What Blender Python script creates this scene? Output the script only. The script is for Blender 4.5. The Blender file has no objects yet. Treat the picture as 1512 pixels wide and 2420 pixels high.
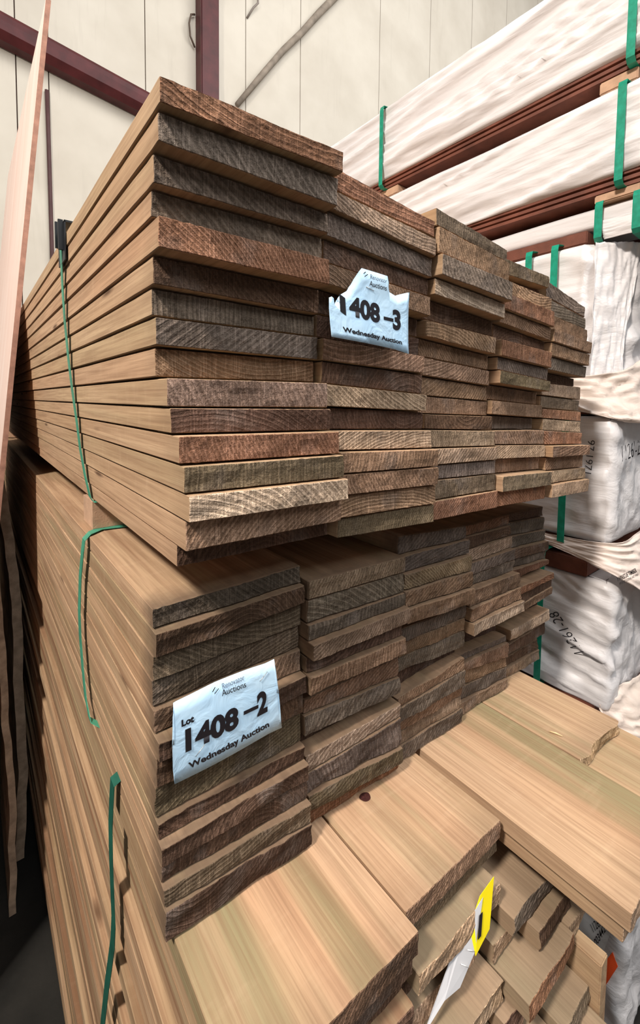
import bpy, bmesh, math, random
from mathutils import Vector, Matrix, noise

# ---------------------------------------------------------------- camera, light, exposure
S = bpy.context.scene
C = S.collection
cam_d = bpy.data.cameras.new('camera')
cam = bpy.data.objects.new('camera', cam_d)
C.objects.link(cam)
cam.location = (-0.14976, -0.42303, 0.00790)
cam.rotation_euler = (1.51277880, -0.01092412, -0.67496665)
cam_d.sensor_fit = 'HORIZONTAL'
cam_d.sensor_width = 36.0
cam_d.lens = 24.686
cam_d.shift_x = 0.00034
cam_d.shift_y = -0.13373
cam_d.clip_start = 0.01
S.camera = cam
S.view_settings.view_transform = 'Standard'
S.view_settings.look = 'None'
S.view_settings.gamma = 1
S.view_settings.use_curve_mapping = False
S.view_settings.exposure = 0.0

world = bpy.data.worlds.new('world')
S.world = world
world.use_nodes = True
bg = world.node_tree.nodes['Background']
bg.inputs[0].default_value = (1.0, 0.975, 0.95, 1)
bg.inputs[1].default_value = 0.25

def area(name, loc, target, size, sizey, power, color):
    d = bpy.data.lights.new(name, 'AREA')
    d.shape = 'RECTANGLE'; d.size = size; d.size_y = sizey
    d.energy = power; d.color = color
    o = bpy.data.objects.new(name, d)
    C.objects.link(o)
    o.location = loc
    o.rotation_euler = (Vector(target) - Vector(loc)).to_track_quat('-Z', 'Y').to_euler()
    return o
# daylight through the open doorway behind and to the left of the camera, plus added overhead fills
area('doorway_light', (-2.4, -0.7, 2.9), (0.1, 0.2, -0.1), 0.4, 0.4, 260, (1.0, 0.93, 0.85))
area('door_daylight', (0.4, -4.2, 4.3), (0.5, 0.1, -0.1), 2.2, 2.2, 190, (0.93, 0.97, 1.0))
area('overhead_fill', (2.2, -1.0, 6.0), (2.4, 2.6, 0.6), 4.5, 4.5, 300, (1.0, 0.98, 0.96))  # added fill from above for the wall and the white packs

area('wall_fill', (7.0, -1.8, 8.0), (6.5, 4.5, 5.5), 4.0, 4.0, 430, (1.0, 0.98, 0.96))  # added fill that brightens the far right of the wall

# ---------------------------------------------------------------- helpers
def link(name, me, mats, parent=None):
    o = bpy.data.objects.new(name, me)
    C.objects.link(o)
    for m in (mats if isinstance(mats, (list, tuple)) else [mats]):
        me.materials.append(m)
    if parent: o.parent = parent
    return o
def tag(o, label=None, cat=None, group=None, kind=None):
    if label: o['label'] = label
    if cat: o['category'] = cat
    if group: o['group'] = group
    if kind: o['kind'] = kind
    return o
def empty(name, loc=(0, 0, 0)):
    o = bpy.data.objects.new(name, None)
    o.empty_display_size = 0.05
    C.objects.link(o); o.location = loc
    return o
def mesh(name, verts, faces, mats, parent=None, smooth=False, midx=None, uvs=None):
    me = bpy.data.meshes.new(name)
    me.from_pydata(verts, [], faces)
    if smooth: me.polygons.foreach_set('use_smooth', [True] * len(me.polygons))
    o = link(name, me, mats, parent)
    if midx: me.polygons.foreach_set('material_index', midx)
    me.update()
    return o
def fix_normals(o):
    bm = bmesh.new(); bm.from_mesh(o.data)
    bmesh.ops.recalc_face_normals(bm, faces=bm.faces)
    bm.to_mesh(o.data); bm.free()
    return o
def box_bm(bm, x0, x1, y0, y1, z0, z1):
    vs = [bm.verts.new((x, y, z)) for x in (x0, x1) for y in (y0, y1) for z in (z0, z1)]
    for f in ((0, 1, 3, 2), (4, 6, 7, 5), (0, 4, 5, 1), (2, 3, 7, 6), (0, 2, 6, 4), (1, 5, 7, 3)):
        bm.faces.new([vs[i] for i in f])
def from_bm(name, bm, mats, parent=None, bevel=0.0, smooth=False):
    if bevel:
        bmesh.ops.bevel(bm, geom=list(bm.edges), offset=bevel, segments=2, affect='EDGES')
    bmesh.ops.recalc_face_normals(bm, faces=bm.faces)
    me = bpy.data.meshes.new(name)
    bm.to_mesh(me); bm.free()
    if smooth: me.polygons.foreach_set('use_smooth', [True] * len(me.polygons))
    return link(name, me, mats, parent)
def box(name, x0, x1, y0, y1, z0, z1, mats, parent=None, bevel=0.0):
    bm = bmesh.new(); box_bm(bm, x0, x1, y0, y1, z0, z1)
    return from_bm(name, bm, mats, parent, bevel)
def tube(name, pts, r, mats, parent=None, seg=10):
    pts = [Vector(p) for p in pts]
    verts, faces = [], []
    for i, p in enumerate(pts):
        d = (pts[min(i + 1, len(pts) - 1)] - pts[max(i - 1, 0)]).normalized()
        a = d.orthogonal().normalized() if i == 0 else (a - d * a.dot(d)).normalized()
        b = d.cross(a)
        rr = r[i] if isinstance(r, (list, tuple)) else r
        for k in range(seg):
            t = 2 * math.pi * k / seg
            verts.append(p + (a * math.cos(t) + b * math.sin(t)) * rr)
    n = len(pts)
    for i in range(n - 1):
        for k in range(seg):
            faces.append((i * seg + k, i * seg + (k + 1) % seg, (i + 1) * seg + (k + 1) % seg, (i + 1) * seg + k))
    faces.append(tuple(range(seg - 1, -1, -1))); faces.append(tuple((n - 1) * seg + k for k in range(seg)))
    return mesh(name, verts, faces, mats, parent, smooth=True)
def ribbon(name, pts, width_dir, width, thick, out_dirs, mats, parent=None):
    """flat strap following pts; width along width_dir, thickness along the local outward direction"""
    w = Vector(width_dir).normalized() * width / 2
    verts, faces = [], []
    for p, o in zip(pts, out_dirs):
        p = Vector(p); o = Vector(o).normalized() * thick
        verts += [p - w, p + w, p + w + o, p - w + o]
    for i in range(len(pts) - 1):
        a, b = i * 4, (i + 1) * 4
        for k in range(4):
            faces.append((a + k, a + (k + 1) % 4, b + (k + 1) % 4, b + k))
    faces.append((3, 2, 1, 0)); n = (len(pts) - 1) * 4
    faces.append((n, n + 1, n + 2, n + 3))
    return fix_normals(mesh(name, verts, faces, mats, parent))

# ---------------------------------------------------------------- materials
class N:
    """small node-tree builder"""
    def __init__(s, name, rough=0.8, spec=0.3):
        s.m = bpy.data.materials.new(name); s.m.use_nodes = True
        s.t = s.m.node_tree; s.b = s.t.nodes['Principled BSDF']
        s.b.inputs['Roughness'].default_value = rough
        s.b.inputs['Specular IOR Level'].default_value = spec
    def n(s, typ, **kw):
        nd = s.t.nodes.new(typ)
        for k, v in kw.items(): setattr(nd, k, v)
        return nd
    def L(s, a, b): s.t.links.new(a, b)
    def val(s, x, sock):
        if hasattr(x, 'links') or hasattr(x, 'is_output'): s.L(x, sock)
        else: sock.default_value = x
    def math(s, op, a, b=0.0, clamp=False):
        nd = s.n('ShaderNodeMath', operation=op); nd.use_clamp = clamp
        s.val(a, nd.inputs[0]); s.val(b, nd.inputs[1]); return nd.outputs[0]
    def mix(s, f, a, b, blend='MIX'):
        nd = s.n('ShaderNodeMix', data_type='RGBA', blend_type=blend)
        s.val(f, nd.inputs[0])
        for x, i in ((a, 6), (b, 7)):
            if isinstance(x, tuple): nd.inputs[i].default_value = (*x, 1) if len(x) == 3 else x
            else: s.L(x, nd.inputs[i])
        return nd.outputs[2]
    def noise(s, vec, scale, detail=4, rough=0.55, dist=0.0):
        nd = s.n('ShaderNodeTexNoise'); s.L(vec, nd.inputs['Vector'])
        nd.inputs['Scale'].default_value = scale; nd.inputs['Detail'].default_value = detail
        nd.inputs['Roughness'].default_value = rough; nd.inputs['Distortion'].default_value = dist
        return nd.outputs['Fac']
    def ramp(s, f, stops, interp='LINEAR'):
        nd = s.n('ShaderNodeValToRGB'); s.val(f, nd.inputs[0]); cr = nd.color_ramp; cr.interpolation = interp
        while len(cr.elements) < len(stops): cr.elements.new(0.5)
        for e, (p, c) in zip(cr.elements, stops):
            e.position = p; e.color = (c, c, c, 1) if not isinstance(c, tuple) else (*c, 1)
        return nd.outputs[0]
    def mapr(s, f, a, b, c, d):
        nd = s.n('ShaderNodeMapRange'); s.val(f, nd.inputs[0])
        for i, v in enumerate((a, b, c, d)): nd.inputs[i + 1].default_value = v
        return nd.outputs[0]
    def vscale(s, vec, v, loc=None):
        nd = s.n('ShaderNodeMapping'); s.L(vec, nd.inputs[0]); nd.inputs['Scale'].default_value = v
        if loc is not None: s.L(loc, nd.inputs['Location'])
        return nd.outputs[0]
    def attr(s, name, out='Fac'):
        nd = s.n('ShaderNodeAttribute', attribute_type='OBJECT'); nd.attribute_name = name
        return nd.outputs[out]
    def obj(s): return s.n('ShaderNodeTexCoord').outputs['Object']
    def bump(s, h, strength, dist=0.002, prev=None):
        nd = s.n('ShaderNodeBump'); s.L(h, nd.inputs['Height'])
        nd.inputs['Strength'].default_value = strength; nd.inputs['Distance'].default_value = dist
        if prev is not None: s.L(prev, nd.inputs['Normal'])
        return nd.outputs[0]
    def done(s, col=None, nrm=None, rough=None):
        if col is not None: s.val(col if not isinstance(col, tuple) else (*col, 1), s.b.inputs['Base Color'])
        if nrm is not None: s.L(nrm, s.b.inputs['Normal'])
        if rough is not None: s.L(rough, s.b.inputs['Roughness'])
        return s.m

def mat_plain(name, col, rough=0.7, var=0.15, scale=12, bump=0.0, metal=0.0):
    n = N(name, rough); o = n.obj()
    f = n.noise(o, scale, 5)
    c2 = tuple(v * (1 - var) for v in col); c3 = tuple(min(1, v * (1 + var)) for v in col)
    cc = n.mix(n.mapr(f, .3, .7, 0, 1), c2, c3)
    n.b.inputs['Metallic'].default_value = metal
    nr = n.bump(n.noise(o, scale * 12, 3), bump, .002) if bump else None
    return n.done(cc, nr)

# long-grain faces of sawn boards: grain runs along local Y
def mat_side():
    n = N('sawn_board_face', .82, .2); o = n.obj()
    seed = n.attr('seed'); cmb = n.n('ShaderNodeCombineXYZ')
    for i in range(3): n.L(n.math('MULTIPLY', seed, 3.1 + i * 1.7), cmb.inputs[i])
    p = n.vscale(o, (1, 1, 1), cmb.outputs[0])
    fine = n.noise(n.vscale(p, (260, 6, 260)), 1, 4, .6)
    mid = n.noise(n.vscale(p, (40, 1.6, 40)), 1, 3, .5, .6)
    blot = n.noise(n.vscale(p, (7, 2.2, 7)), 1, 3, .5)
    tint = n.attr('tint')
    base = n.mix(tint, (.54, .325, .195), (.48, .345, .20))
    base = n.mix(n.mapr(blot, .35, .68, 0, .75), base, (.56, .375, .235))
    base = n.mix(n.mapr(n.noise(n.vscale(p, (5, 1.1, 5)), 1, 3), .5, .7, 0, .42), base, (.46, .235, .12))
    base = n.mix(n.math('MULTIPLY', n.mapr(n.noise(n.vscale(p, (10, .6, 10)), 1, 3), .48, .6, 0, 1), n.attr('patch')), base, (.235, .205, .105))
    base = n.mix(n.math('MULTIPLY', n.mapr(mid, .36, .6, 1, 0), n.attr('streak')), base, (.27, .145, .08))
    base = n.mix(n.mapr(fine, .35, .6, .42, 0), base, (.20, .105, .055))
    sc = n.noise(n.vscale(p, (12, 60, 24)), 1, 3); base = n.mix(n.mapr(sc, .55, .8, 0, .16), base, (.62, .44, .29))
    # small stained checks and knots
    kn = n.n('ShaderNodeTexVoronoi'); kn.inputs['Scale'].default_value = 1; n.L(n.vscale(p, (11, 3.2, 24)), kn.inputs['Vector'])
    base = n.mix(n.mapr(kn.outputs['Distance'], .04, .12, .85, 0), base, (.09, .045, .025))
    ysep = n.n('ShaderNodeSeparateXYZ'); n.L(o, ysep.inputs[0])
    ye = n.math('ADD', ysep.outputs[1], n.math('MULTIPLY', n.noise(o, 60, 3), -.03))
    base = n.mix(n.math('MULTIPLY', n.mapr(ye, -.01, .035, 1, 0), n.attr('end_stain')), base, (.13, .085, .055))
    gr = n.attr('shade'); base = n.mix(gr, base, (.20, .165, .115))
    b = n.bump(fine, .35, .0012); b = n.bump(mid, .4, .002, b)
    return n.done(base, b)
# sawn end grain: growth-ring arcs about a centre stored on each board, saw fuzz, weathering
def mat_end():
    n = N('sawn_end_grain', .88, .15); o = n.obj()
    sx = n.n('ShaderNodeSeparateXYZ'); n.L(o, sx.inputs[0])
    x, z = sx.outputs[0], sx.outputs[2]
    seed = n.attr('seed'); cmb = n.n('ShaderNodeCombineXYZ')
    n.L(x, cmb.inputs[0]); n.L(z, cmb.inputs[1]); n.L(n.math('MULTIPLY', seed, 7.3), cmb.inputs[2])
    p = cmb.outputs[0]
    wob = n.noise(p, 14, 3, .5); big = n.noise(p, 11, 3, .55)
    dx = n.math('SUBTRACT', x, n.attr('ring_x')); dz = n.math('SUBTRACT', z, n.attr('ring_z'))
    r = n.math('SQRT', n.math('ADD', n.math('MULTIPLY', dx, dx), n.math('MULTIPLY', dz, dz)))
    r = n.math('ADD', r, n.math('MULTIPLY', wob, .012))
    ph = n.math('MULTIPLY', r, n.attr('ring_freq'))
    c2_ = n.n('ShaderNodeCombineXYZ'); n.L(n.math('MULTIPLY', ph, .55), c2_.inputs[0]); n.L(n.math('MULTIPLY', big, 3), c2_.inputs[1]); n.L(n.math('MULTIPLY', seed, 9), c2_.inputs[2])
    cmb2 = c2_.outputs[0]
    band = n.mapr(n.math('SINE', ph), -1, 1, 0, 1)
    band2 = n.noise(cmb2, 1, 3, .6)
    rr = n.math('ADD', n.math('MULTIPLY', n.math('POWER', band, 2.2), .55), n.mapr(band2, .3, .7, 0, .5))
    fuzz = n.noise(p, 420, 3, .7); pit = n.noise(p, 150, 4, .7)
    # saw kerf scratches run steeply across the face
    mp = n.n('ShaderNodeMapping'); n.L(p, mp.inputs[0]); mp.inputs['Rotation'].default_value = (0, 0, .35)
    mp.inputs['Scale'].default_value = (700, 20, 1)
    saw = n.noise(mp.outputs[0], 1, 2, .5)
    col = n.attr('end_col', 'Color')
    hsv = n.n('ShaderNodeHueSaturation'); n.L(col, hsv.inputs['Color']); hsv.inputs['Value'].default_value = .30; hsv.inputs['Saturation'].default_value = 1.05
    dark = hsv.outputs[0]
    hs2 = n.n('ShaderNodeHueSaturation'); n.L(col, hs2.inputs['Color']); hs2.inputs['Value'].default_value = 2.0; hs2.inputs['Saturation'].default_value = .88
    lite = hs2.outputs[0]
    c = n.mix(n.math('MULTIPLY', rr, n.attr('ring_amt')), col, lite)
    c = n.mix(n.math('MULTIPLY', n.mapr(rr, .0, .5, 1, 0), .6), c, dark)
    c = n.mix(n.mapr(big, .42, .68, 0, .62), c, dark)
    c = n.mix(n.mapr(n.noise(p, 17, 3), .55, .7, 0, .6), c, (.21, .165, .14))
    c = n.mix(n.mapr(pit, .5, .68, 0, .75), c, dark)
    c = n.mix(n.mapr(fuzz, .52, .72, 0, .55), c, lite)
    c = n.mix(n.mapr(saw, .4, .6, .38, 0), c, dark)
    c = n.mix(n.mapr(saw, .56, .75, 0, .45), c, lite)
    c = n.mix(n.mapr(n.noise(p, 7, 2), .45, .62, 0, .5), c, dark)
    h = n.math('ADD', n.math('MULTIPLY', rr, .8), n.math('ADD', n.math('MULTIPLY', pit, 1.6), n.math('ADD', n.math('MULTIPLY', fuzz, .9), n.math('MULTIPLY', saw, .5))))
    b = n.bump(h, .95, .0016)
    return n.done(c, b)
M_SIDE, M_END = mat_side(), mat_end()

def mat_wrap(name, c1, c2, rough=.42):
    n = N(name, rough, .45); o = n.obj()
    v = n.vscale(o, (16, 1.5, 16))
    f1 = n.noise(v, 1, 4, .5, .5); f2 = n.noise(o, 70, 3, .6); f3 = n.noise(n.vscale(o, (26, 9, 26)), 1, 4, .55, .8)
    c = n.mix(n.mapr(n.noise(o, 3, 3), .35, .65, 0, 1), c1, c2)
    c = n.mix(n.mapr(n.noise(o, 38, 4, .7), .7, .78, 0, .5), c, (.30, .25, .22))
    b = n.bump(f1, .45, .02); b = n.bump(f3, .22, .008, b); b = n.bump(f2, .12, .002, b)
    n.b.inputs['Coat Weight'].default_value = .12; n.b.inputs['Coat Roughness'].default_value = .3
    return n.done(c, b)
M_WRAP = mat_wrap('white_woven_wrap', (.665, .63, .625), (.73, .69, .68))
M_WRAP2 = mat_wrap('pinkish_wrap_inside', (.66, .55, .475), (.72, .60, .53), .5)

def mat_strap():
    n = N('green_strap', .33, .5); o = n.obj()
    c = n.mix(n.mapr(n.noise(o, 60, 3), .35, .7, 0, 1), (.005, .21, .125), (.01, .30, .19))
    return n.done(c, n.bump(n.noise(o, 300, 2), .15, .0006))
M_STRAP = mat_strap()
M_STRAP2 = mat_plain('faded_green_strap', (.06, .27, .17), .5, .2, 30)
M_BLACK = mat_plain('black_plastic', (.012, .013, .015), .45, .3, 40)
M_RED = mat_plain('red_oxide_steel', (.075, .013, .014), .5, .35, 6, .15)
M_PAPER = None
def mat_paper():
    n = N('pale_blue_paper', .6, .25); o = n.obj()
    c = n.mix(n.mapr(n.noise(o, 22, 3), .35, .65, 0, 1), (.50, .73, .94), (.58, .79, .96))
    return n.done(c, n.bump(n.noise(o, 28, 3, .5, 1.5), .35, .006))
M_PAPER = mat_paper()
M_WHITEP = mat_plain('white_paper_edge', (.80, .78, .76), .6, .05)
M_INK = mat_plain('black_ink', (.012, .010, .014), .55, .1)
M_INKG = mat_plain('grey_ink', (.20, .24, .32), .6, .1)
M_STEEL = mat_plain('staple_steel', (.6, .55, .5), .3, .1, 30, 0, 1.0)
M_YEL = mat_plain('yellow_card', (.90, .72, .01), .5, .05)
M_ORANGE = mat_plain('orange_tag', (.90, .10, .02), .5, .08)
M_HARD = mat_plain('dark_red_hardwood', (.155, .052, .032), .6, .35, 14, .3)
M_BEAR = mat_plain('pale_pine_bearer', (.50, .31, .20), .8, .2, 25, .3)
M_POLE = mat_plain('weathered_grey_pole', (.26, .215, .17), .8, .3, 8, .5)

# ---------------------------------------------------------------- the building
def mat_wall():
    n = N('painted_wall_sheet', .75, .2); o = n.obj()
    f = n.noise(o, 1.4, 4, .6); st = n.noise(n.vscale(o, (9, 9, .9)), 1, 4, .65)
    c = n.mix(n.mapr(f, .3, .7, 0, 1), (.55, .50, .42), (.64, .59, .505))
    c = n.mix(n.mapr(st, .58, .8, 0, .35), c, (.40, .36, .30))
    c = n.mix(n.mapr(n.noise(o, 14, 4, .7), .7, .8, 0, .6), c, (.33, .28, .23))
    return n.done(c, n.bump(n.noise(o, 60, 3), .06, .002))
M_WALL = mat_wall()
M_SEAM = mat_plain('dark_seam', (.09, .055, .045), .8, .2)
WY = 4.5
seams = [-3.3, -2.1, -0.93, 0.268, 0.52, 1.40, 2.585, 3.40, 4.88, 6.08, 7.28, 8.46, 9.7, 12.0]
bm = bmesh.new()
box_bm(bm, -3.3, 12, WY + .02, WY + .10, -1.75, 10)
for a, b in zip(seams[:-1], seams[1:]):
    box_bm(bm, a + .005, b - .005, WY, WY + .02, -1.75, 10)
w = from_bm('wall_back', bm, [M_WALL, M_SEAM])
for p in w.data.polygons:
    if abs(p.center.y - (WY + .02)) < .001 and p.area > 5: p.material_index = 1
tag(w, 'cream sheet wall at the back with thin vertical joints', 'wall', kind='structure')
def mat_floor():
    n = N('dark_concrete', .9, .2); o = n.obj()
    c = n.mix(n.mapr(n.noise(o, 4, 5, .6), .3, .7, 0, 1), (.010, .010, .009), (.03, .027, .023))
    c = n.mix(n.mapr(n.noise(o, 1.5, 3), .55, .7, 0, .5), c, (.05, .045, .038))
    return n.done(c, n.bump(n.noise(o, 60, 4), .3, .004))
fl = box('floor', -4, 12, -4, WY, -1.85, -1.75, mat_floor())
tag(fl, 'dark dusty concrete floor', 'floor', kind='structure')

post = box('steel_post', 1.95, 2.165, WY - .16, WY - .003, -1.75, 9.5, M_RED, bevel=.012)
tag(post, 'upright dark red steel post against the cream wall', 'post')
tag_rail = ( 'long dark red steel rail running across the wall at upper left', 'beam')
P0, P1 = Vector((-.9, WY - .10, 3.29)), Vector((1.95, WY - .10, 2.97))
def beam(name, a, b, prof, m, parent):
    verts, faces = [], []
    k = len(prof)
    for q in (a, b):
        for (y, z) in prof: verts.append((q.x, q.y + y, q.z + z))
    for i in range(k): faces.append((i, (i + 1) % k, k + (i + 1) % k, k + i))
    faces.append(tuple(range(k - 1, -1, -1))); faces.append(tuple(range(k, 2 * k)))
    return fix_normals(mesh(name, verts, faces, m, parent))
e = beam('steel_rail', P0, P1, [(-.06, .105), (.08, .105), (.08, -.105), (-.02, -.105), (-.075, -.05), (-.085, .02), (-.08, .07)], M_RED, None)
tag(e, *tag_rail)
cd = tube('wall_conduit', [(.50, WY - .02, 2.85), (.505, WY - .02, 2.4), (.51, WY - .02, 1.5), (.51, WY - .02, .2)], .018, mat_plain('brown_conduit', (.085, .04, .04), .6))
tag(cd, 'thin dark brown conduit fixed down the wall joint at left', 'pipe')
pl = tube('leaning_pole', [(2.4268, 4.42, 3.4861), (2.8024, 4.42, 4.0303), (3.0803, 4.42, 4.4226), (3.3545, 4.42, 4.7648), (3.6507, 4.42, 5.1726), (3.9048, 4.42, 5.4999), (4.3694, 4.42, 6.1271)], [.030, .036, .038, .040, .044, .046, .05], M_POLE)
tag(pl, 'weathered grey pole leaning diagonally against the cream wall', 'pole')
hk = tube('wall_hook', [(2.70, WY - .01, 4.98), (2.72, WY - .05, 4.94), (2.72, WY - .06, 4.80), (2.66, WY - .05, 4.72), (2.60, WY - .01, 4.60)], .012, mat_plain('grey_hook', (.25, .21, .18), .6))
tag(hk, 'small bent hook on the wall joint right of the red post', 'hook')
wl = tube('wire_loop', [(1.93, WY - .03, 4.27), (1.88, WY - .05, 4.23), (1.855, WY - .06, 4.12), (1.87, WY - .05, 4.0), (1.93, WY - .03, 3.92)], .010, mat_plain('brown_wire', (.10, .07, .05), .6))
tag(wl, 'small loop of wire beside the red post', 'wire')

# dark slab added out of view at left to shade the pile's side
aisle = bmesh.new(); box_bm(aisle, -.62, -.46, .85, WY, -1.75, -.15)
o = from_bm('light_blocker_left', aisle, mat_plain('blocker_dark', (.07, .06, .05), .9, .3, 5, .2), None, .004)
tag(o, 'unseen dark slab added at left to block light', 'wall', kind='structure')

# ---------------------------------------------------------------- timber boards
COL = {'R': (.290, .135, .072), 'G': (.205, .150, .112), 'B': (.300, .175, .105), 'D': (.150, .082, .052),
       'S': (.400, .265, .165), 'W': (.52, .37, .25), 'O': (.205, .145, .090), 'N': (.285, .180, .130), 'L': (.46, .30, .18)}
RINGF = {'R': 1150, 'G': 950, 'B': 1150, 'D': 1050, 'S': 1300, 'W': 800, 'O': 1250, 'N': 1050, 'L': 1000}
def board_mesh(w, zt0, zb0, zt1, zb1, length, seed, rough=1.0, wavy=0.0, wane=False):
    """board with its rough-sawn end at local y=0; local x 0..w, grain along +y; heights at left and right edge"""
    rnd = random.Random(seed)
    US = [0, .006] + [i / 34 for i in range(1, 34)] + [.994, 1]
    VS = [0, .045, .28, .5, .72, .955, 1]
    nu, nv = len(US) - 1, len(VS) - 1
    def top(u): return zt0 + (zt1 - zt0) * u
    def bot(u): return zb0 + (zb1 - zb0) * u
    verts, faces, mi = [], [], []
    sd = rnd.random() * 100
    cv = .0007
    def pt(i, j, y, edge):
        u = US[i]; v = VS[j]
        x = u * w
        t, b = top(u), bot(u)
        z = b + (t - b) * v
        if edge:                                   # ragged arris at the sawn end
            r = .0009 * rough
            if j in (0, nv): z += noise.noise((x * 190 + sd, j * 3, seed)) * r - (r * .7 if j == nv else -r * .7)
            if i in (0, nu): x += noise.noise((z * 210 + sd, i * 3, seed)) * r + (r * .7 if i == 0 else -r * .7)
            if i in (0, nu) and j in (0, nv): z += (-1 if j else 1) * cv; x += (1 if i == 0 else -1) * cv
            if wane and j == nv: z -= .006 * max(0, 1 - u * 1.15) + .0015
        return x, z
    # end face grid
    for j in range(nv + 1):
        for i in range(nu + 1):
            x, z = pt(i, j, 0, True)
            y = (noise.noise((x * 90 + sd, z * 90, seed)) * .0011 + noise.noise((x * 14, z * 60 + sd, seed)) * .0016 * (1 + wavy * 3)) * rough
            if i in (0, nu) or j in (0, nv): y += .0008
            verts.append((x, y, z))
    for j in range(nv):
        for i in range(nu):
            a = j * (nu + 1) + i
            faces.append((a, a + 1, a + nu + 2, a + nu + 1)); mi.append(1)
    per = [(i, 0) for i in range(nu)] + [(nu, j) for j in range(nv)] + [(i, nv) for i in range(nu, 0, -1)] + [(0, j) for j in range(nv, 0, -1)]
    ring0 = [j * (nu + 1) + i for i, j in per]
    ys = [.003, .02, .06, .12, .2, .32, .46, .62, .8, 1.05, 1.35, 1.7, length]
    ys = [y for y in ys if y < length] + [length]
    prev = ring0
    bow = [noise.noise((k * .7, sd, 3)) * .0011 for k in range(len(ys))]
    for k, y in enumerate(ys):
        cur = []
        for (i, j) in per:
            x, z = pt(i, j, y, False)
            if i == 0: x += abs(bow[k]) + .0003 + (.0010 if j in (0, nv) else 0)
            if i == nu: x -= abs(bow[k]) + .0003
            if wane and j == nv: z -= .004 * max(0, 1 - US[i] * 1.15)
            if j == nv: z -= .0003
            if j == 0: z += .0003
            cur.append(len(verts)); verts.append((x, y, z))
        n = len(per)
        for q in range(n):
            faces.append((prev[q], cur[q], cur[(q + 1) % n], prev[(q + 1) % n])); mi.append(0)
        prev = cur
    faces.append(tuple(prev)); mi.append(1)
    me = bpy.data.meshes.new('timber_board')
    me.from_pydata(verts, [], faces)
    me.polygons.foreach_set('material_index', mi)
    me.update()
    return me
_bn = [0]
def board(x0, y, zL, zR, w, style, length=3.2, tint=None, shade=0.0, seed=None, wavy=0.0, wane=False, name='timber_board', rough=1.0, patch=.5, dark=1.0, streak=.42, end_stain=.25):
    """zL, zR: (top, bottom) heights at the left and right edge"""
    _bn[0] += 1
    seed = seed or _bn[0] * 7 + 11
    rnd = random.Random(seed)
    zc = (zL[0] + zL[1] + zR[0] + zR[1]) / 4
    me = board_mesh(w, zL[0] - zc, zL[1] - zc, zR[0] - zc, zR[1] - zc, length, seed, rough, wavy, wane)
    o = link(name, me, [M_SIDE, M_END])
    o.location = (x0, y, zc)
    c = COL[style[0]]; ang = math.radians(float(style[1:]))
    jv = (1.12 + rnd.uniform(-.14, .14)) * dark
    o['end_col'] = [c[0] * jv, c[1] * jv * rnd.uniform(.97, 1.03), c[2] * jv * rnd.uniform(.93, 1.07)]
    R = rnd.choice([.2, .35, .6, 1.0]) if style[0] != 'D' else rnd.choice([.05, .09, .2])
    s = rnd.choice([-1, 1])
    px, pz = w * rnd.uniform(.3, .7), 0
    o['ring_x'] = px - math.sin(ang) * R * s
    o['ring_z'] = pz + math.cos(ang) * R * s
    o['ring_freq'] = RINGF[style[0]] * rnd.uniform(.8, 1.2)
    o['ring_amt'] = {'D': .35, 'O': .4, 'W': .75, 'S': .8}.get(style[0], .7)
    o['seed'] = rnd.random() * 3
    o['tint'] = rnd.random() if tint is None else tint
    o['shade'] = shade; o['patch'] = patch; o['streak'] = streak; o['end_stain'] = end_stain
    return o
ORD = ['top', 'second', 'third', 'fourth', 'fifth', 'sixth', 'seventh', 'eighth', 'ninth', 'tenth', 'eleventh', 'twelfth',
       'thirteenth', 'fourteenth', 'fifteenth', 'sixteenth', 'seventeenth', 'eighteenth', 'nineteenth', 'twentieth']
CW = {'R': 'reddish brown', 'G': 'weathered grey-brown', 'B': 'mid brown', 'D': 'dark brown', 'S': 'sandy rough', 'W': 'pale sawn',
      'O': 'dark olive-brown', 'N': 'pinkish brown', 'L': 'light brown'}
COLN = ['leftmost column', 'second column from left', 'middle column', 'fourth column from left', 'rightmost column']
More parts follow.
